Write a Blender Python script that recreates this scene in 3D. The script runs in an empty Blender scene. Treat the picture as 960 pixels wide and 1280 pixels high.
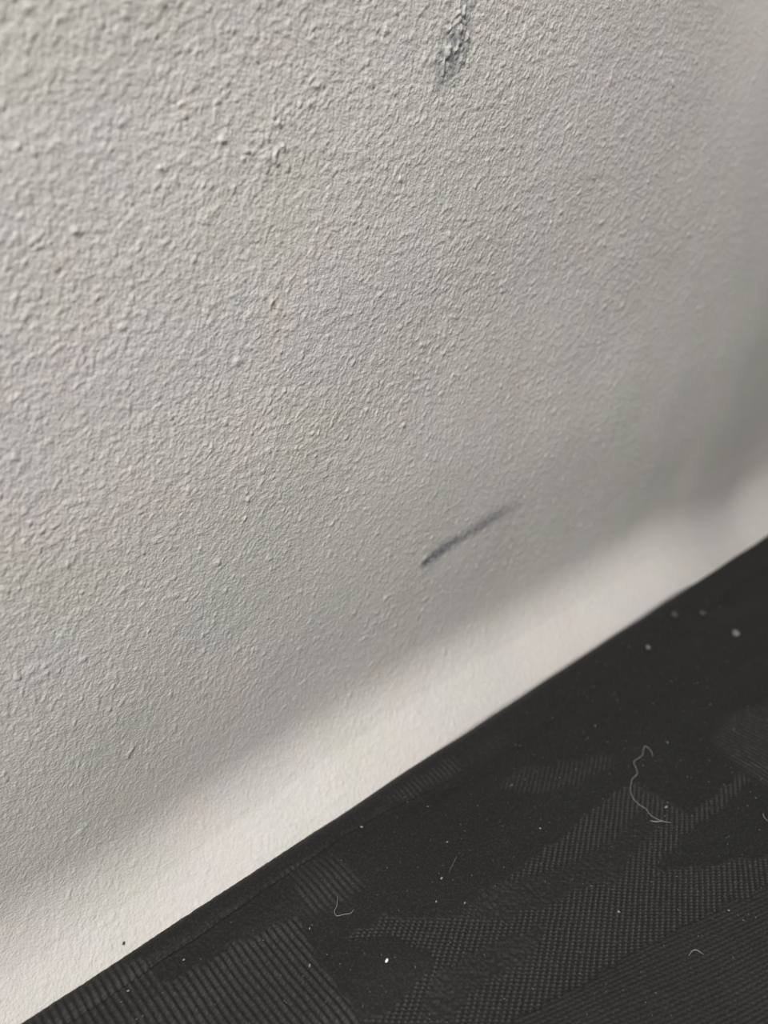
import bpy, math, random
import numpy as np
from mathutils import Matrix, Vector

random.seed(7)
MM = 0.001
scene = bpy.context.scene

# ------------------------------------------------------------------ camera
yaw, pitch = math.radians(40.0), math.radians(26.618)
fwd = Vector((math.sin(yaw) * math.cos(pitch), math.cos(yaw) * math.cos(pitch), -math.sin(pitch)))
right = Vector((math.cos(yaw), -math.sin(yaw), 0.0))
up = right.cross(fwd)
cam_data = bpy.data.cameras.new('camera')
cam = bpy.data.objects.new('camera', cam_data)
scene.collection.objects.link(cam)
m3 = Matrix((right, up, -fwd)).transposed()
cam.matrix_world = Matrix.Translation((0.0, -0.10273, 0.11896)) @ m3.to_4x4()
cam_data.sensor_fit = 'VERTICAL'
cam_data.sensor_height = 36.0
cam_data.lens = 26.0
cam_data.clip_start = 0.002
cam_data.clip_end = 50.0
cam_data.dof.use_dof = True
cam_data.dof.focus_distance = 0.128
cam_data.dof.aperture_fstop = 13.0
scene.camera = cam

# ------------------------------------------------------------------ light
world = bpy.data.worlds.new('room_light')
scene.world = world
world.use_nodes = True
bg = world.node_tree.nodes['Background']
bg.inputs['Color'].default_value = (1.0, 0.985, 0.96, 1)
bg.inputs['Strength'].default_value = 0.30

def window_light(name, loc, target, sx, sy, power, color):
    l = bpy.data.lights.new(name, 'AREA')
    l.shape = 'RECTANGLE'
    l.size, l.size_y = sx, sy
    l.energy = power
    l.color = color
    o = bpy.data.objects.new(name, l)
    scene.collection.objects.link(o)
    o.location = loc
    o.rotation_euler = (Vector(target) - Vector(loc)).to_track_quat('-Z', 'Y').to_euler()
    return o

# daylight from the window up and to the left of the wall
window_light('window_daylight', (-0.42, -0.33, 0.76), (0.10, 0.0, 0.05), 0.26, 0.30, 9.6, (1.0, 0.980, 0.955))

vs = scene.view_settings
vs.view_transform = 'Standard'
vs.look = 'None'
vs.exposure = 0.09
vs.gamma = 1.0
vs.use_curve_mapping = False

# ------------------------------------------------------------------ helpers
_perm = np.random.RandomState(3).permutation(4096).astype(np.int64)
_ang = np.random.RandomState(5).rand(4096) * 2 * np.pi
_gx, _gy = np.cos(_ang).astype(np.float32), np.sin(_ang).astype(np.float32)

def gnoise(x, y, seed=0):
    """gradient noise, about -0.7..0.7"""
    xi = np.floor(x).astype(np.int64)
    yi = np.floor(y).astype(np.int64)
    fx = (x - xi).astype(np.float32)
    fy = (y - yi).astype(np.float32)
    ux = fx * fx * fx * (fx * (fx * 6 - 15) + 10)
    uy = fy * fy * fy * (fy * (fy * 6 - 15) + 10)
    def g(ix, iy, dx, dy):
        h = _perm[(_perm[(ix + seed * 131) & 4095] + iy) & 4095]
        return _gx[h] * dx + _gy[h] * dy
    a = g(xi, yi, fx, fy)
    b = g(xi + 1, yi, fx - 1, fy)
    c = g(xi, yi + 1, fx, fy - 1)
    d = g(xi + 1, yi + 1, fx - 1, fy - 1)
    return (a + (b - a) * ux) * (1 - uy) + (c + (d - c) * ux) * uy

def smooth(a, b, x):
    t = np.clip((x - a) / (b - a), 0, 1)
    return t * t * (3 - 2 * t)

def grow(start, end, step, ratio, sign):
    """coordinates that spread out from start to end"""
    out, p, s = [], start, step
    while (p - end) * sign < 0:
        s *= ratio
        p += s * sign
        out.append(p)
    out[-1] = end
    return out

def inside(poly, X, Y):
    p = np.array(poly, float)
    r = np.zeros(X.shape, bool)
    j = len(p) - 1
    for i in range(len(p)):
        (xi, yi), (xj, yj) = p[i], p[j]
        c = ((yi > Y) != (yj > Y)) & (X < (xj - xi) * (Y - yi) / (yj - yi + 1e-12) + xi)
        r ^= c
        j = i
    return r

def blur(a, n):
    for _ in range(n):
        b = np.pad(a, 1, mode='edge')
        a = (b[1:-1, :-2] + b[1:-1, 2:] + b[:-2, 1:-1] + b[2:, 1:-1] + 2 * b[1:-1, 1:-1]) / 6
    return a

def grid_normals(P):
    du = np.gradient(P, axis=1)
    dv = np.gradient(P, axis=0)
    n = np.cross(du, dv)
    n /= np.linalg.norm(n, axis=2, keepdims=True) + 1e-20
    return n

def link(name, mesh, mat=None, parent=None):
    o = bpy.data.objects.new(name, mesh)
    scene.collection.objects.link(o)
    if mat:
        mesh.materials.append(mat)
    if parent:
        o.parent = parent
    return o

def grid_object(name, P, N, keep, mat, parent=None, attrs=None):
    """one mesh object out of the faces of the point grid P that keep selects"""
    ny, nx = P.shape[:2]
    idx = np.arange(ny * nx).reshape(ny, nx)
    q = np.stack([idx[:-1, :-1], idx[:-1, 1:], idx[1:, 1:], idx[1:, :-1]], axis=-1)[keep].reshape(-1, 4)
    a, b, d = (P.reshape(-1, 3)[q[:400, k]] for k in (0, 1, 3))
    if np.sum(np.cross(b - a, d - a) * N.reshape(-1, 3)[q[:400, 0]]) < 0:
        q = q[:, ::-1]                  # faces look the way the normals do
    used, inv = np.unique(q, return_inverse=True)
    inv = inv.reshape(-1)
    V = P.reshape(-1, 3)[used]
    me = bpy.data.meshes.new(name)
    me.vertices.add(len(V))
    me.vertices.foreach_set('co', V.astype(np.float32).ravel())
    nf = len(q)
    me.loops.add(nf * 4)
    me.loops.foreach_set('vertex_index', inv.astype(np.int32))
    me.polygons.add(nf)
    me.polygons.foreach_set('loop_start', (np.arange(nf) * 4).astype(np.int32))
    me.update(calc_edges=True)
    me.polygons.foreach_set('use_smooth', np.ones(nf, bool))
    for k, a in (attrs or {}).items():
        at = me.attributes.new(k, 'FLOAT', 'POINT')
        at.data.foreach_set('value', a.reshape(-1)[used].astype(np.float32))
    me.normals_split_custom_set_from_vertices(N.reshape(-1, 3)[used])
    return link(name, me, mat, parent)

def tag(o, label=None, cat=None, group=None, kind=None):
    for k, v in (('label', label), ('category', cat), ('group', group), ('kind', kind)):
        if v:
            o[k] = v
    return o

class NT:
    """small helper to wire a material"""
    def __init__(self, name):
        self.m = bpy.data.materials.new(name)
        self.m.use_nodes = True
        self.t = self.m.node_tree
        self.b = self.t.nodes['Principled BSDF']
    def n(self, kind, **kw):
        o = self.t.nodes.new(kind)
        for k, v in kw.items():
            setattr(o, k, v)
        return o
    def l(self, a, b):
        self.t.links.new(a, b)
    def val(self, op, a, b=None, c=None):
        o = self.n('ShaderNodeMath', operation=op)
        for i, v in enumerate((a, b, c)):
            if v is None:
                continue
            if isinstance(v, (int, float)):
                o.inputs[i].default_value = v
            else:
                self.l(v, o.inputs[i])
        return o.outputs[0]
    def noise(self, vec, scale, detail=3.0, rough=0.5):
        o = self.n('ShaderNodeTexNoise')
        self.l(vec, o.inputs['Vector'])
        o.inputs['Scale'].default_value = scale
        o.inputs['Detail'].default_value = detail
        o.inputs['Roughness'].default_value = rough
        return o
    def ramp(self, fac, lo, hi):
        o = self.n('ShaderNodeMapRange', interpolation_type='SMOOTHSTEP')
        self.l(fac, o.inputs[0])
        o.inputs[1].default_value = lo
        o.inputs[2].default_value = hi
        return o.outputs[0]
    def mix(self, fac, a, b):
        o = self.n('ShaderNodeMix', data_type='RGBA')
        if isinstance(fac, (int, float)):
            o.inputs[0].default_value = fac
        else:
            self.l(fac, o.inputs[0])
        for s, v in ((o.inputs[6], a), (o.inputs[7], b)):
            if isinstance(v, tuple):
                s.default_value = (*v, 1)
            else:
                self.l(v, s)
        return o.outputs[2]

# ------------------------------------------------------------------ materials
def plaster_material():
    w = NT('rough_white_plaster')
    co = w.n('ShaderNodeTexCoord').outputs['Object']
    big = w.noise(co, 38.0, 2.0).outputs[0]
    big2 = w.noise(co, 55.0, 2.5)
    fine = w.noise(co, 900.0, 3.0).outputs[0]
    c = w.mix(w.ramp(big, 0.40, 0.64), (0.640, 0.622, 0.592), (0.645, 0.605, 0.578))
    c = w.mix(w.ramp(big2.outputs['Color'], 0.50, 0.72), c, (0.612, 0.603, 0.590))
    c = w.mix(w.val('MULTIPLY', w.ramp(w.noise(co, 130.0, 3.0).outputs[0], 0.56, 0.72), 0.20), c, (0.66, 0.57, 0.47))
    c = w.mix(w.val('MULTIPLY', w.ramp(w.noise(co, 47.0, 2.0).outputs['Color'], 0.48, 0.62), 0.8), c, (0.605, 0.602, 0.548))
    c = w.mix(w.val('MULTIPLY', w.ramp(w.noise(co, 29.0, 2.0).outputs[0], 0.52, 0.64), 0.5), c, (0.620, 0.582, 0.585))
    c = w.mix(w.val('MULTIPLY', w.ramp(fine, 0.35, 0.7), 0.20), c, (0.50, 0.475, 0.45))
    # bluish grey rub marks, stored along the marks' own outline
    st = w.n('ShaderNodeAttribute', attribute_name='stain').outputs['Fac']
    brk = w.ramp(w.noise(co, 1000.0, 2.0).outputs[0], 0.25, 0.62)
    f = w.val('MULTIPLY', st, w.val('ADD', w.val('MULTIPLY', brk, 0.6), 0.4))
    c = w.mix(f, c, (0.105, 0.120, 0.148))
    w.l(c, w.b.inputs['Base Color'])
    w.b.inputs['Roughness'].default_value = 0.78
    w.b.inputs['Specular IOR Level'].default_value = 0.3
    bump = w.n('ShaderNodeBump')
    bump.inputs['Strength'].default_value = 0.8
    bump.inputs['Distance'].default_value = 0.00032
    w.l(w.noise(co, 2300.0, 3.0, 0.6).outputs[0], bump.inputs['Height'])
    # where the wall's mesh is coarse, the crusts come from this bump instead
    b2 = w.n('ShaderNodeBump')
    b2.inputs['Distance'].default_value = 0.00055
    w.l(w.n('ShaderNodeAttribute', attribute_name='outer').outputs['Fac'], b2.inputs['Strength'])
    w.l(w.noise(co, 900.0, 3.0, 0.55).outputs[0], b2.inputs['Height'])
    w.l(b2.outputs[0], bump.inputs['Normal'])
    w.l(bump.outputs[0], w.b.inputs['Normal'])
    return w.m

def cloth_material():
    w = NT('black_jacquard_cloth')
    co = w.n('ShaderNodeTexCoord').outputs['Object']
    fine = w.noise(co, 2600.0, 2.0).outputs[0]
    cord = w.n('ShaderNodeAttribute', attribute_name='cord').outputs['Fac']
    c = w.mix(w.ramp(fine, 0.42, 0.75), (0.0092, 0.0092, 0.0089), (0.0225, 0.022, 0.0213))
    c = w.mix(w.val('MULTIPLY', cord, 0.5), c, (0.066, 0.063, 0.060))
    w.l(c, w.b.inputs['Base Color'])
    w.b.inputs['Roughness'].default_value = 0.62
    w.b.inputs['Specular IOR Level'].default_value = 0.28
    bump = w.n('ShaderNodeBump')
    bump.inputs['Strength'].default_value = 0.7
    bump.inputs['Distance'].default_value = 0.00010
    w.l(fine, bump.inputs['Height'])
    w.l(bump.outputs[0], w.b.inputs['Normal'])
    return w.m

def plain(name, col, rough=0.7, var=0.15, scale=1500.0):
    w = NT(name)
    co = w.n('ShaderNodeTexCoord').outputs['Object']
    f = w.noise(co, scale, 2.0).outputs[0]
    w.l(w.mix(f, tuple(v * (1 - var) for v in col), tuple(min(1, v * (1 + var)) for v in col)), w.b.inputs['Base Color'])
    w.b.inputs['Roughness'].default_value = rough
    return w.m

M_WALL = plaster_material()
M_CLOTH = cloth_material()
M_FLOOR = plain('grey_floor', (0.20, 0.19, 0.18), 0.6, 0.2, 60.0)
M_LINT = plain('pale_lint', (0.24, 0.235, 0.225), 0.8)
M_FLUFF = plain('grey_fluff', (0.045, 0.045, 0.044), 0.9)
M_BALL = plain('pale_lint_ball', (0.14, 0.14, 0.135), 0.8)
M_CRUMB = plain('white_crumb', (0.85, 0.83, 0.80), 0.6)
M_HAIR = plain('pale_fibre', (0.22, 0.21, 0.19), 0.45)
M_GRIT = plain('dark_grit', (0.05, 0.045, 0.04), 0.8)

# ------------------------------------------------------------------ plaster wall
# profile from the top of the wall down: upright, then a soft cove flaring out, then upright behind the cushion
xs = grow(8.0, -320.0, 0.22, 1.07, -1)[::-1] + list(np.arange(8.0, 130.0, 0.22))
x_, s_ = 130.0, 0.22
while x_ < 262:
    xs.append(x_)
    s_ = 0.22 + (x_ - 130.0) / 132.0 * 0.36
    x_ += s_
xs = xs + grow(xs[-1], 560.0, 0.6, 1.07, 1)
xs = np.array(xs)
ztop = 160.0
DS = 0.26
S_up = np.array(grow(ztop, 460.0, DS, 1.07, 1)[::-1])
s_low = np.arange(0, ztop + 75.0, DS)
COVE_TOP, COVE_BOT = 13.0, -6.0
py, pz, pa = [0.0], [ztop], [0.0]
for _ in s_low[1:]:
    z = pz[-1]
    t = np.clip((COVE_TOP - z) / (COVE_TOP - COVE_BOT), 0, 1)
    a = math.radians(52.0) * t * t * (3 - 2 * t)
    a *= 1.0 - float(smooth(11.3, 14.2, -py[-1]))
    if z < -44.5:
        break
    py.append(py[-1] - math.sin(a) * DS)
    pz.append(z - math.cos(a) * DS)
    pa.append(a)
prof_y = np.concatenate([np.zeros(len(S_up)), py])
prof_z = np.concatenate([S_up, pz])
prof_a = np.concatenate([np.zeros(len(S_up)), pa])
X, Zp = np.meshgrid(xs, prof_z)
Yp = np.repeat(prof_y[:, None], len(xs), 1)
Ap = np.repeat(prof_a[:, None], len(xs), 1)
# arc length stands for the second surface coordinate
sl = np.concatenate([[0], np.cumsum(np.hypot(np.diff(prof_y), np.diff(prof_z)))])
S = np.repeat((prof_z[0] - sl)[:, None], len(xs), 1)

# the wall is not flat: it bulges a little and turns away at its right end
xq = np.clip(X, -60, 205) - 110.0
macro = 0.00042 * xq ** 2 + 0.00042 * 2 * xq * (X - 110.0 - xq)         # gently convex
macro += 0.075 * np.where(S > 64.0, np.clip(100.0 - S, 0, 36) ** 2 / 72.0, np.clip(82.0 - S, 0, 62)) * smooth(228, 306, X) * (1 - 0.6 * smooth(12, -14, S))
macro = macro * (1 - 0.7 * smooth(8, -14, S) * smooth(110, 150, X))
sq = np.clip(S - 92.0, 0, 66.0)
macro += 0.0014 * (sq ** 2 + 2 * sq * np.clip(S - 158.0, 0, None) * np.exp(-np.clip(S - 158.0, 0, None) / 60.0)) * smooth(140, 220, X)
low = np.clip(58.0 - S, 0, 58.0)
macro += 0.0014 * low ** 2 * (1 - smooth(-6, 26, -S + 20) * 0.35)
macro += 0.9 * gnoise(X / 62.0 + 3.1, S / 55.0 + 8.2, 2) + 0.25 * gnoise(X / 23.0, S / 21.0, 4)

# relief: thick paint stippled into small crusts
wx = X + 0.7 * gnoise(X / 2.2, S / 2.2, 11) + 0.45 * gnoise(X / 0.8, S / 0.8, 12)
ws = S + 0.7 * gnoise(X / 2.2 + 50, S / 2.2, 13) + 0.45 * gnoise(X / 0.8 + 50, S / 0.8, 14)
n1 = gnoise(wx / 0.86, ws / 0.76, 21)
n2 = gnoise(X / 0.52, S / 0.56, 22)
n3 = gnoise(X / 4.6, S / 4.6, 23)
n4 = gnoise(wx / 1.9, ws / 1.7, 27)
crust = smooth(-0.05, 0.42, n1 + 0.30 * n4)
amount = 0.62 + 0.55 * smooth(15, 110, S) + 0.45 * gnoise(X / 30.0, S / 30.0, 25)
amount *= 1.0 - 0.45 * smooth(150, 230, X)
relief = 0.062 * crust + 0.062 * n2 + 0.05 * n3 + 0.045 * n4
relief *= amount * 1.35

# separate blobs of paint
rs = np.random.RandomState(42)
NB = 30000
bx = rs.uniform(0, 255, NB)
bs = rs.uniform(-30, 165, NB)
br = rs.uniform(0.17, 0.32, NB) * (1 + 0.5 * (rs.rand(NB) < 0.10))
bh = br * 0.55 * rs.rand(NB) ** 2 * (1 - 0.4 * (bs < 20))
extra = []
def clump(pts, n, spread, r0, r1, h):
    for _ in range(n):
        k = rs.randint(len(pts) - 1)
        t = rs.rand()
        (xa, za), (xb, zb) = pts[k], pts[k + 1]
        extra.append((xa + (xb - xa) * t + rs.randn() * spread, za + (zb - za) * t + rs.randn() * spread,
                      rs.uniform(r0, r1), h * rs.uniform(0.5, 1.1)))
# S equals height above the cove, so the marks are placed by x and z
clump([(62.5, 117.5), (65.5, 116.5), (66.5, 120.0), (69.4, 123.8), (74.6, 127.6)], 100, 1.1, 0.22, 0.42, 0.15)
clump([(98.0, 128.3), (100.0, 131.6), (101.7, 135.0), (103.0, 138.5)], 110, 1.6, 0.25, 0.5, 0.20)
clump([(62.0, 97.0), (64.0, 96.0)], 10, 0.7, 0.25, 0.45, 0.15)
clump([(83.0, 23.2), (91.0, 27.0)], 24, 1.1, 0.25, 0.45, 0.15)
for e in extra:
    bx = np.append(bx, e[0]); bs = np.append(bs, e[1]); br = np.append(br, e[2]); bh = np.append(bh, e[3])
S_of_row = S[:, 0]
neg = -S_of_row
for i in range(len(bx)):
    r = br[i]
    c0, c1 = np.searchsorted(xs, [bx[i] - 2.6 * r, bx[i] + 2.6 * r])
    r0, r1 = np.searchsorted(neg, [-(bs[i] + 2.6 * r), -(bs[i] - 2.6 * r)])
    if c1 - c0 < 2 or r1 - r0 < 2:
        continue
    d2 = ((wx[r0:r1, c0:c1] - bx[i]) ** 2 + (ws[r0:r1, c0:c1] - bs[i]) ** 2) / (r * r)
    relief[r0:r1, c0:c1] += bh[i] * np.exp(-d2 ** 1.5 * 0.8)

gap = np.maximum(np.abs(np.gradient(xs))[None, :], np.abs(np.gradient(S_of_row))[:, None])
fine_mesh = np.clip(1.5 - gap / 1.2, 0, 1)
relief *= fine_mesh     # the coarse outer mesh leaves the grain to the material
H = relief - macro                      # outwards, along the profile normal
PW = np.stack([X, Yp - H * np.cos(Ap), Zp + H * np.sin(Ap)], axis=-1)
below = PW[..., 2] < -44.9
PW[..., 2] -= (6.5 * (1 - smooth(15, 115, X)) + 4.5 * (1 - smooth(5, 70, X)) + 17.0 * smooth(195, 285, X)) * smooth(52, 10, S)
PW[..., 2] = np.maximum(PW[..., 2], -45.0)

# rub marks
def seg_dist(pts, A, B):
    best = np.full(A.shape, 1e9)
    tt = np.zeros(A.shape)
    for k in range(len(pts) - 1):
        (xa, za), (xb, zb) = pts[k], pts[k + 1]
        L2 = (xb - xa) ** 2 + (zb - za) ** 2
        t = np.clip(((A - xa) * (xb - xa) + (B - za) * (zb - za)) / L2, 0, 1)
        d = np.hypot(A - xa - t * (xb - xa), B - za - t * (zb - za))
        tt = np.where(d < best, k + t, tt)
        best = np.minimum(best, d)
    return best, tt
PZ = PW[..., 2]
jit = 0.55 * gnoise(X / 1.6, S / 1.6, 31) + 0.35 * gnoise(X / 0.7, S / 0.7, 32)
d1, t1 = seg_dist([(98.6, 34.6), (105.1, 36.5), (115.5, 38.1), (129.4, 40.2)], X, PZ)
w1 = np.interp(t1, [0, 0.5, 1, 1.6, 2.2, 3], [1.9, 2.9, 2.7, 2.6, 3.3, 2.4])
stain1 = (1 - smooth(0.05, 1.0, (d1 + jit * 0.7) / w1)) * np.interp(t1, [0, 0.8, 1.6, 2.4, 3], [0.95, 0.85, 0.66, 0.58, 0.30])
d2, t2 = seg_dist([(97.9, 127.6), (100.2, 131.4), (102.2, 135.0), (103.6, 139.0)], X, PZ)
w2 = np.interp(t2, [0, 0.7, 1.5, 2.2, 3], [2.4, 4.2, 4.6, 3.6, 2.4])
stain2 = (1 - smooth(0.05, 1.0, (d2 + jit * 1.6) / w2)) * np.interp(t2, [0, 0.8, 1.6, 2.4, 3], [0.5, 0.8, 0.8, 0.65, 0.4])
stain2 *= np.clip(1.1 - 3.5 * np.clip(relief - np.median(relief) - 0.05, 0, 1), 0.2, 1)
stain = np.maximum(stain1, stain2)

NW = grid_normals(PW)
if NW[len(S_up) + 40, 400, 1] > 0:
    NW = -NW
fm1 = (stain1[:-1, :-1] > 0.10) & (d1[:-1, :-1] < 4)
fm2 = (stain2[:-1, :-1] > 0.10) & (d2[:-1, :-1] < 6)
keep = ~(fm1 | fm2) & ~below[:-1, :-1] | (fm1 & fm2)
wall = grid_object('wall_back', PW * MM, NW, keep, M_WALL, None, {'stain': stain, 'outer': 1 - fine_mesh})
tag(wall, 'rough stippled off-white plaster wall flaring into a bright cove above the black fabric', 'wall', kind='structure')
sc1 = grid_object('rub_mark', PW * MM, NW, fm1 & ~fm2, M_WALL, wall, {'stain': stain})
tag(sc1, 'slanting blue-grey rub stroke low on the white wall')
sc2 = grid_object('scuff_patch', PW * MM, NW, fm2 & ~fm1, M_WALL, wall, {'stain': stain})
tag(sc2, 'grey scuffed patch of crusty paint at the top of the wall')

def box_mesh(name, x0, x1, y0, y1, z0, z1):
    v = [(x, y, z) for x in (x0, x1) for y in (y0, y1) for z in (z0, z1)]
    f = [(0, 1, 3, 2), (4, 6, 7, 5), (0, 4, 5, 1), (2, 3, 7, 6), (0, 2, 6, 4), (1, 5, 7, 3)]
    me = bpy.data.meshes.new(name)
    me.from_pydata([tuple(c * MM for c in p) for p in v], [], f)
    return me
fl = link('floor', box_mesh('floor', -320, 560, -700, 120, -60, -45), M_FLOOR)
tag(fl, 'flat grey surface under the black cushion and the wall', 'floor', kind='structure')

# ------------------------------------------------------------------ black jacquard cushion
ZONES = {
    'ribs_corner': [(-30, -17), (10.0, -17), (18.5, -19.7), (19.0, -26.0), (31.7, -27.8), (41.4, -30.4), (38.7, -51.0), (20, -75), (-30, -75)],
    'ribs_mid': [(44.0, -20.8), (53.8, -24.7), (54.4, -33.8), (48.6, -32.9), (43.0, -31.2)],
    'dots_main': [(45.4, -38.2), (52.7, -39.9), (57.6, -44.7), (63.0, -47.9), (75.7, -48.5), (89.4, -48.7), (99.6, -48.6), (112.1, -50.5), (113.1, -62.0), (124.7, -63.0), (131.4, -63.0), (130.8, -66.2), (119.8, -65.5), (109.0, -64.0), (96.2, -64.2), (105.4, -70.8), (117.3, -77.0), (112.1, -80.1), (93.4, -74.4), (71.6, -68.8), (55.3, -64.9), (37.5, -50.7), (49.1, -52.0), (54.6, -50.8), (52.6, -44.2)],
    'dots_leaf': [(88.8, -32.8), (94.6, -32.1), (113.9, -42.4), (111.7, -45.0), (101.4, -43.4), (93.1, -39.7)],
    'twill_fold': [(37.0, -57), (55.3, -64.9), (71.6, -68.8), (93.4, -74.4), (112.4, -80.0), (150, -92), (150, -140), (40, -140)],
    'ribs_right': [(131.4, -63.0), (134.6, -55.0), (145.1, -52.3), (162.0, -57.4), (185, -66), (150, -86), (132.5, -72)],
    'ribs_hem': [(69.1, -20.0), (88.7, -20.4), (87.8, -23.6), (71.6, -22.7)],
    'dots_far': [(165.7, -26.7), (176.0, -25.5), (204.3, -35.9), (198.1, -38.8), (174.1, -31.4)],
    'rough1': [(63.5, -49.3), (69.0, -47.0), (82.6, -52.1), (96.8, -56.1), (106.6, -55.0), (106.7, -59.6), (96.1, -60.1), (88.8, -61.6), (82.7, -57.5), (76.9, -56.7), (68.3, -53.3)],
    'rough2': [(46.3, -55.1), (53.2, -52.2), (63.0, -54.4), (74.5, -58.6), (66.0, -60.4), (55.4, -58.1), (49.6, -58.7)],
}
CX0, CX1, CY0, CY1, CZ = -210.0, 430.0, -470.0, -15.3, -45.0
RAD = 5.0
cx = grow(-2.0, CX0, 0.19, 1.08, -1)[::-1] + list(np.arange(-2.0, 128.0, 0.19))
x_ = cx[-1] + 0.19
while x_ < 250:
    cx.append(x_)
    x_ += 0.19 + (x_ - 128.0) / 122.0 * 0.30
cx = np.array(cx + grow(cx[-1], CX1, 0.5, 1.1, 1))
# rows: up the back face, round the edge, then across the top towards the front
row_y, row_z, row_n = [], [], []
for z in np.linspace(CZ, -RAD - 0.6, 30):
    row_y.append(CY1); row_z.append(z); row_n.append((1.0, 0.0))
for a in np.linspace(0, math.pi / 2, 36)[1:]:
    row_y.append(CY1 - RAD + RAD * math.cos(a)); row_z.append(-RAD + RAD * math.sin(a)); row_n.append((math.cos(a), math.sin(a)))
top_y = list(np.arange(CY1 - RAD - 0.19, -96.0, -0.19))
top_y += grow(top_y[-1], CY0, 0.19, 1.08, -1)
for y in top_y:
    row_y.append(y); row_z.append(0.0); row_n.append((0.0, 1.0))
row_y, row_z, row_n = np.array(row_y), np.array(row_z), np.array(row_n)
CXg, CYg = np.meshgrid(cx, row_y)
CZg = np.repeat(row_z[:, None], len(cx), 1)
NY = np.repeat(row_n[:, 0][:, None], len(cx), 1)
NZ = np.repeat(row_n[:, 1][:, None], len(cx), 1)
TOP = NZ
# wavering outlines for the woven motifs
jx = CXg + 1.3 * gnoise(CXg / 3.2, CYg / 3.2, 41) + 0.7 * gnoise(CXg / 0.8, CYg / 0.8, 42)
jy = CYg + 1.3 * gnoise(CXg / 3.2 + 30, CYg / 3.2, 43) + 0.7 * gnoise(CXg / 0.8 + 30, CYg / 0.8, 44)
Zm = {k: blur(inside(p, jx, jy).astype(np.float32), 2) for k, p in ZONES.items()}
for k, n, g in (('ribs_right', 40, 0.8), ('ribs_mid', 20, 0.6), ('ribs_hem', 12, 0.7), ('dots_leaf', 8, 0.7), ('dots_far', 14, 0.4), ('rough1', 6, 1.0), ('rough2', 6, 1.0)):
    Zm[k] = blur(Zm[k], n) * g
# the same motifs carry on over the part of the cushion that lies further off
far = smooth(0.02, 0.16, gnoise(CXg / 26.0, CYg / 17.0, 47)) * np.maximum(smooth(205, 230, CXg), smooth(-95, -120, CYg))
ribs = np.maximum.reduce([Zm['ribs_corner'], Zm['ribs_mid'], Zm['ribs_right'], Zm['ribs_hem'] * 0.7])
dots = np.maximum.reduce([Zm['dots_main'], Zm['dots_leaf'], Zm['dots_far'], far])
rough = np.maximum(Zm['rough1'], Zm['rough2'])
dots = dots * (1 - 0.85 * rough)
twill = Zm['twill_fold']
satin = np.clip(1 - np.maximum.reduce([ribs, dots, twill, rough]), 0, 1)
tau = 2 * np.pi
# cords across the edge
ux = CXg + 0.06 * CYg + 0.12 * gnoise(CXg / 5.0, CYg / 5.0, 51)
rib_h = 0.5 + 0.5 * np.cos(tau * ux / 1.13)
rib_h = (0.85 + 0.6 * gnoise(CXg / 1.3, CYg / 0.9, 58)) * rib_h ** 0.7 * (0.86 + 0.14 * np.cos(tau * (CYg / 0.62 + 0.5 * np.floor(ux / 1.13 + 0.5))))
# little knots in slanted columns
ca = math.atan2(-0.49, -0.87)
pu = CXg * math.sin(ca) * -1 + CYg * math.cos(ca) + 0.10 * gnoise(CXg / 4.0, CYg / 4.0, 52)
pv = CXg * math.cos(ca) + CYg * math.sin(ca) + 0.10 * gnoise(CXg / 4.0 + 9, CYg / 4.0, 53)
col = np.floor(pu / 0.92)
dot_h = (0.5 + 0.5 * np.cos(tau * (pu / 0.92 - 0.5))) * (0.5 + 0.5 * np.cos(tau * (pv / 0.66 + 0.5 * (col % 2) + 0.25 * (pu / 0.92 - col))))
dot_h = dot_h ** 0.8 * (0.9 + 0.7 * gnoise(CXg / 1.1, CYg / 1.1, 59))
# fine slanted ribs of the twill
tu = CXg * 0.324 + CYg * 0.946
tv = CXg * 0.946 - CYg * 0.324
tw_h = 0.5 + 0.5 * np.cos(tau * (tu + 0.05 * gnoise(CXg / 2.0, CYg / 2.0, 54)) / 0.70 + 0.6 * np.sin(tau * tv / 1.1))
rg = gnoise(CXg / 0.75, CYg / 0.75, 55)
fine = gnoise(CXg / 0.45, CYg / 0.45, 56)
# a satin ground with faint lines
gapc = np.maximum(np.abs(np.gradient(cx))[None, :], np.abs(np.gradient(row_y))[:, None] * (TOP > 0.9))
near = np.clip(1.6 - gapc / 0.5, 0, 1)      # no weave where the mesh is too coarse for it
ribs, dots, twill, rough = ribs * near, dots * near, twill * (0.2 + 0.8 * near), rough * near
sat_h = 0.5 + 0.5 * np.cos(tau * (CXg * 0.7 + CYg * 0.7) / 0.52)
h = ribs * (0.40 * rib_h - 0.14) + dots * (0.44 * dot_h - 0.12) + twill * (0.16 * tw_h + 0.14) + rough * (0.22 * rg + 0.04) + satin * (0.012 * sat_h + 0.06)
h += (0.022 + 0.03 * (1 - satin)) * fine * near
h += satin * smooth(-40, -25, CYg) * (1 - smooth(45, 70, CXg)) * 0.10 * rg
h += 0.03 * gnoise(CXg / 1.6, CYg / 1.6, 57)
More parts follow.
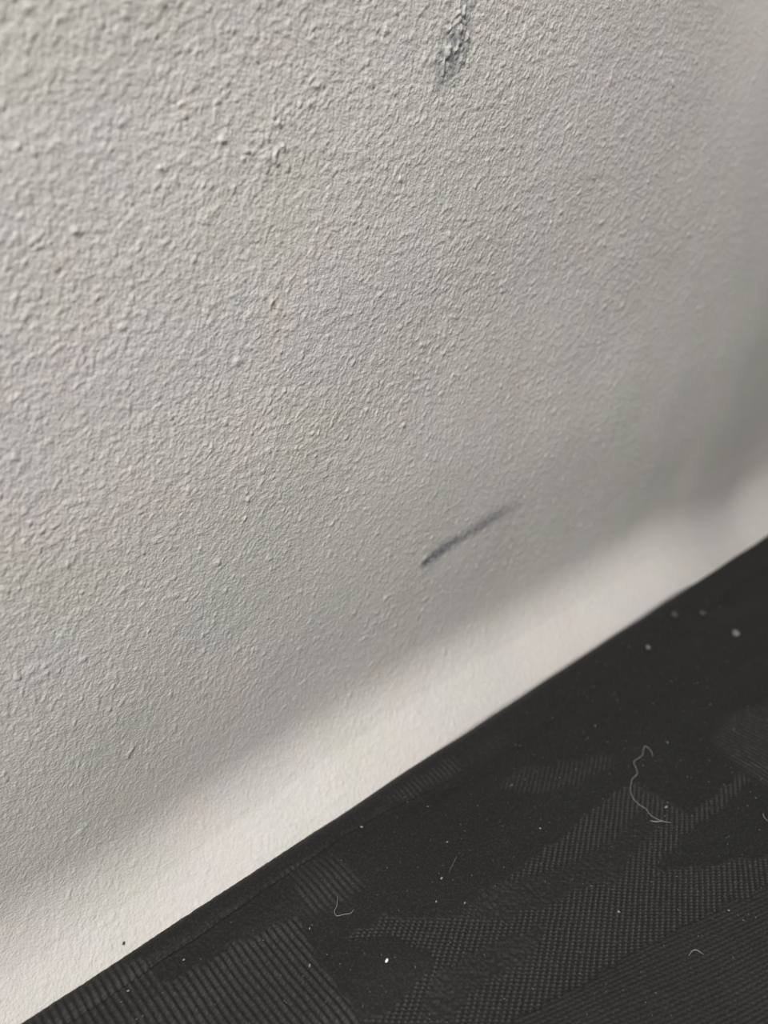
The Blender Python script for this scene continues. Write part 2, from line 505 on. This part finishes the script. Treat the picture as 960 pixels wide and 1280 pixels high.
# padding: soft swells, rolled hem and the seam behind it
seam_y = -21.7 - 0.4 * smooth(20, 60, CXg) - 2.4 * smooth(60, 90, CXg) + 0.35 * gnoise(CXg / 6.0, CYg * 0 + 0.3, 61)
sd = CYg - seam_y
fade = 1 - 0.75 * smooth(48, 100, CXg)
h += -0.42 * np.exp(-(sd / 0.32) ** 2) * fade * TOP
h += -0.75 * np.exp(-((sd + 1.4) / 2.4) ** 2) * TOP * (0.45 + 0.55 * smooth(45, 85, CXg))
swell = 1.7 * gnoise(CXg / 34.0 + 0.7, CYg / 15.0 + 0.2, 63) + 0.5 * gnoise(CXg / 13.0, CYg / 9.0, 64)
h += swell * smooth(0, 9, CY1 - CYg) * 1.0
h += 0.35 * gnoise(CXg / 17.0, CYg * 0 + 5.5, 66) * (1 - smooth(0, 9, CY1 - CYg))
# whole pad domes slightly and drops at its far sides
edge = np.minimum.reduce([CXg - CX0, CX1 - CXg, CYg - CY0])
drop = np.clip(edge / 26.0, 0, 1)
fall = (1 - np.sqrt(1 - (1 - drop) ** 2 + 1e-9)) * 30.0
CZg2 = CZg + h * NZ
CZg2 = CZg2 - np.where(NZ > 0.5, fall, np.clip(fall, 0, None) * (CZg - CZ) / (0 - CZ))
PC = np.stack([CXg, CYg + h * NY, np.maximum(CZg2, CZ)], axis=-1)
# close the sides down to the floor
def lower(a):
    b = a.copy()
    b[..., 2] = CZ
    return b
PC = np.concatenate([PC, lower(PC[-1:])], axis=0)
PC = np.concatenate([lower(PC[:, :1]), PC, lower(PC[:, -1:])], axis=1)
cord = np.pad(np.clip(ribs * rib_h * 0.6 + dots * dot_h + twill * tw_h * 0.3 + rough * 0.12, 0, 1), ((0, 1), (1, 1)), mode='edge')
sdp = np.pad(sd, ((0, 1), (1, 1)), mode='edge')
# faces run with rows going forward, so the order is turned round
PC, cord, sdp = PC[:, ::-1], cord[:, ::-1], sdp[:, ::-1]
NC = grid_normals(PC)
mid = PC.shape[0] // 2
if NC[mid, PC.shape[1] // 2, 2] < 0:
    NC = -NC
cushion = bpy.data.objects.new('fabric_cushion', None)
scene.collection.objects.link(cushion)
cushion.location = (110 * MM, -240 * MM, CZ * MM)
cushion.empty_display_size = 0.02
tag(cushion, 'black woven jacquard cushion with leaf motifs lying against the white wall', 'cushion')
off = np.array([110.0, -240.0, CZ])
hem_faces = sdp[:-1, :-1] > 0
def part(name, keepf, label=None):
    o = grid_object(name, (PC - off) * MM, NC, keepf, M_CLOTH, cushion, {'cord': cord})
    if label:
        o['label'] = label
    return o
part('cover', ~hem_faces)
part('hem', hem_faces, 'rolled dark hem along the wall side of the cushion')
bot = link('base_panel', box_mesh('base_panel', CX0 - 110 + 4, CX1 - 110 - 4, CY0 + 240 + 4, CY1 + 240 - 6, 0.0, 2.0), M_CLOTH, cushion)

# surface lookup for what lies on the cloth
xs_c, ys_c = PC[mid, :, 0], PC[:, PC.shape[1] // 2, 1]
def cloth_z(x, y):
    j = int(np.argmin(np.abs(PC[mid, :, 0] - x)))
    i0 = 66
    i = i0 + int(np.argmin(np.abs(PC[i0:-1, j, 1] - y)))
    a = PC[max(i - 2, 0):i + 3, max(j - 2, 0):j + 3, 2]
    return float(a.max())

# ------------------------------------------------------------------ lint, fibres and crumbs
def tube_mesh(name, pts, r, sides=5):
    P = [Vector(p) for p in pts]
    # smooth through the points
    Q = []
    for i in range(len(P) - 1):
        p0, p1, p2, p3 = P[max(i - 1, 0)], P[i], P[i + 1], P[min(i + 2, len(P) - 1)]
        for k in range(4):
            t = k / 4
            Q.append(0.5 * ((2 * p1) + (p2 - p0) * t + (2 * p0 - 5 * p1 + 4 * p2 - p3) * t * t + (3 * p1 - p0 - 3 * p2 + p3) * t ** 3))
    Q.append(P[-1])
    v, f = [], []
    n = len(Q)
    for i, q in enumerate(Q):
        d = (Q[min(i + 1, n - 1)] - Q[max(i - 1, 0)]).normalized()
        a = d.cross(Vector((0, 0, 1)))
        a = a.normalized() if a.length > 1e-6 else Vector((1, 0, 0))
        b = a.cross(d)
        e = r * min(1.0, 0.45 + 0.55 * min(i, n - 1 - i) / 3.0)
        for k in range(sides):
            an = tau * k / sides
            v.append(tuple((q + a * (math.cos(an) * e) + b * (math.sin(an) * e)) * MM))
    for i in range(n - 1):
        for k in range(sides):
            f.append((i * sides + k, i * sides + (k + 1) % sides, (i + 1) * sides + (k + 1) % sides, (i + 1) * sides + k))
    f.append(tuple(range(sides))[::-1])
    f.append(tuple((n - 1) * sides + k for k in range(sides)))
    me = bpy.data.meshes.new(name)
    me.from_pydata(v, [], f)
    me.polygons.foreach_set('use_smooth', np.ones(len(f), bool))
    return me

def lay(pts, lift):
    """points on the cloth, relative to the first one"""
    z = [cloth_z(x, y) + lift for x, y in pts]
    for _ in range(2):
        z = [max(z[i], (z[max(i - 1, 0)] + z[min(i + 1, len(z) - 1)]) / 2) for i in range(len(z))]
    o = Vector((pts[0][0], pts[0][1], z[0]))
    return o, [Vector((x, y, zz)) - o for (x, y), zz in zip(pts, z)]

def fibre(name, pts, r, mat, lift):
    o, rel = lay(pts, lift)
    ob = link(name, tube_mesh(name, rel, r), mat)
    ob.location = o * MM
    return ob

hair_pts = [(120.6, -48.9), (121.8, -47.8), (121.8, -46.2), (119.6, -47.2), (117.8, -47.2), (116.4, -47.1), (115.2, -48.5), (114.2, -49.4), (112.2, -49.5), (109.4, -51.0), (108.1, -52.6), (107.8, -54.2), (107.9, -55.6), (107.2, -57.0), (107.3, -58.6), (107.6, -59.7), (108.3, -60.7)]
tag(fibre('hair_strand', hair_pts, 0.065, M_HAIR, 0.08),
    'long pale curling hair lying on the black woven cloth', 'hair')
tag(fibre('hair_strand', [(106.0, -57.7), (106.5, -58.6), (107.6, -59.5)], 0.10, M_LINT, 0.08),
    'short pale thread crossing the lower end of the long hair', 'thread')
tag(fibre('hair_strand', [(49.1, -31.5), (47.9, -32.9), (47.0, -33.4), (46.8, -34.3), (47.9, -34.9), (48.9, -35.5), (49.8, -35.3)], 0.055, M_HAIR, 0.06),
    'small hooked brown hair on the black cloth near its hem', 'hair')
tag(fibre('thread_wisp', [(86.5, -76.9), (88.2, -77.0), (88.6, -78.4)], 0.07, M_HAIR, 0.05),
    'short bent thread on the fine twill at bottom right', 'thread')
tag(fibre('thread_wisp', [(67.2, -41.0), (69.2, -40.2), (70.6, -39.6)], 0.03, M_HAIR, 0.05),
    'faint thread on the smooth satin left of the woven knots', 'thread')
tag(fibre('thread_wisp', [(124.9, -71.0), (124.0, -71.6), (123.6, -72.6)], 0.07, M_LINT, 0.05),
    'pale thread at the right edge, on the pointed leaf', 'thread')

def pebble(name, x, y, r, squash, mat, seed, stretch=1.0, ang=0.0, lift=0.35):
    """small uneven lump with its own outline"""
    rr = np.random.RandomState(seed)
    nu, nv = 10, 6
    v, f = [], []
    def rad(d):
        n = gnoise(np.array([d.x * 1.7 + seed]), np.array([d.y * 1.7 + d.z * 1.3]), 71)[0]
        return r * (1 + 0.55 * float(n))
    v.append((0, 0, rad(Vector((0, 0, 1))) * squash))
    for i in range(1, nv):
        th = math.pi * i / nv
        for k in range(nu):
            a = tau * k / nu
            d = Vector((math.sin(th) * math.cos(a), math.sin(th) * math.sin(a), math.cos(th)))
            q = rad(d)
            px, pyy = d.x * q * stretch, d.y * q
            v.append((px * math.cos(ang) - pyy * math.sin(ang), px * math.sin(ang) + pyy * math.cos(ang), d.z * q * squash))
    v.append((0, 0, -r * squash))
    for k in range(nu):
        f.append((0, 1 + k, 1 + (k + 1) % nu))
        f.append((len(v) - 1, 1 + (nv - 2) * nu + (k + 1) % nu, 1 + (nv - 2) * nu + k))
    for i in range(nv - 2):
        for k in range(nu):
            a = 1 + i * nu
            f.append((a + k, a + nu + k, a + nu + (k + 1) % nu, a + (k + 1) % nu))
    me = bpy.data.meshes.new(name)
    me.from_pydata([tuple(c * MM for c in p) for p in v], [], f)
    me.polygons.foreach_set('use_smooth', np.ones(len(f), bool))
    o = link(name, me, mat)
    o.location = (x * MM, y * MM, (cloth_z(x, y) + r * squash * lift) * MM)
    return o

tag(pebble('crumb', 48.2, -46.0, 0.23, 0.7, M_CRUMB, 1, 1.7, 0.2), 'tiny bright white crumb on the black cloth', 'crumb')
FL = [(178.0, -38.4, 1.05, 'pale round lint ball, brightest, far right on the black cloth'),
      (173.5, -22.9, 0.95, 'dull lint ball closest to the hem at far right'),
      (179.9, -27.7, 0.95, 'dull lint ball right of the one at the hem'),
      (155.1, -26.2, 0.6, 'small lint ball left of the other far lint balls')]
for i, (x, y, r, lb) in enumerate(FL):
    o = pebble('lint_ball', x, y, r, 0.7, M_BALL if i in (0, 3) else M_FLUFF, 20 + i, 1.25, 0.5)
    tag(o, lb, 'lint', 'lint balls by the far hem')
LINT = [
    (61.5, -22.7, 1.6, 'pale oblong lint speck right on the stitched seam of the hem'),
    (74.9, -27.1, 1.0, 'faint lint speck on the satin just below the hem ribs'),
    (65.2, -41.1, 1.6, 'upper of two bright lint specks at the foot of the satin'),
    (61.4, -43.7, 1.2, 'lower of two bright lint specks at the foot of the satin'),
    (65.1, -47.0, 1.0, 'lint speck at the edge where satin meets woven knots'),
    (71.5, -36.1, 1.0, 'lint speck in the middle of the plain satin'),
    (111.2, -58.0, 1.6, 'bright lint speck right of the lower end of the long hair'),
    (119.4, -35.1, 1.0, 'lint speck above the narrow woven leaf'),
    (91.8, -34.5, 1.0, 'lint speck on the left part of the narrow woven leaf'),
    (87.7, -45.2, 1.0, 'lint speck on the satin below the narrow woven leaf'),
    (84.4, -65.1, 1.2, 'bright lint speck among the woven knots above the twill'),
    (146.3, -48.3, 1.0, 'lint speck on the satin above the ribbed patch at right'),
    (127.0, -48.7, 1.0, 'lint speck right of the curled top of the long hair'),
    (42.0, -33.1, 1.0, 'lint speck at the corner of the ribs, left of the hooked hair'),
    (38.4, -38.3, 1.0, 'lint speck on the right border of the ribs at bottom left'),
    (14.3, -23.3, 1.0, 'lint speck by the seam at the bottom left corner'),
    (23.2, -24.5, 1.0, 'lint speck on the grainy ground above the corner ribs'),
    (99.0, -77.2, 1.0, 'lint speck on the fine twill at right')]
for i, (x, y, big, lb) in enumerate(LINT):
    o = pebble('lint_speck', x, y, random.uniform(0.11, 0.15) * big, 0.7, M_LINT, 50 + i, random.uniform(1.2, 2.4), random.uniform(0, 3.1))
    tag(o, lb, 'lint', 'pale lint specks on the black cloth')

# a grain of dark grit stuck to the cove of the wall
gi = np.argmin((PW[..., 0] - 17.5) ** 2 + (PW[..., 1] + 9.0) ** 2 + (PW[..., 2] + 10.3) ** 2)
gp = PW.reshape(-1, 3)[gi]
gr = pebble('grit_speck', 17.5, -40.0, 0.26, 0.6, M_GRIT, 90, 1.8, 0.9)
gr.location = tuple(gp * MM)
tag(gr, 'dark grain of grit on the bright cove at lower left', 'grit')

# dust of broken fibres, too fine to count
rs = np.random.RandomState(8)
v, f = [], []
for _ in range(700):
    x, y = rs.uniform(0, 190), -20.5 - rs.rand() * 74
    z = cloth_z(x, y) + 0.015
    a, L, w = rs.rand() * math.pi, rs.uniform(0.08, 0.34), rs.uniform(0.018, 0.040)
    dx, dy = math.cos(a) * L / 2, math.sin(a) * L / 2
    ox, oy = -math.sin(a) * w, math.cos(a) * w
    b = len(v)
    lift = rs.uniform(0, 0.08)
    v += [(x - dx + ox, y - dy + oy, z), (x - dx - ox, y - dy - oy, z), (x - dx, y - dy, z + 2 * w),
          (x + dx + ox, y + dy + oy, z + lift), (x + dx - ox, y + dy - oy, z + lift), (x + dx, y + dy, z + lift + 2 * w)]
    f += [(b, b + 1, b + 4, b + 3), (b + 1, b + 2, b + 5, b + 4), (b + 2, b, b + 3, b + 5), (b, b + 2, b + 1), (b + 3, b + 4, b + 5)]
me = bpy.data.meshes.new('fibre_dust')
me.from_pydata([tuple(c * MM for c in p) for p in v], [], f)
tag(link('fibre_dust', me, M_LINT), 'fine pale fibre dust scattered over the black cloth', 'dust', kind='stuff')
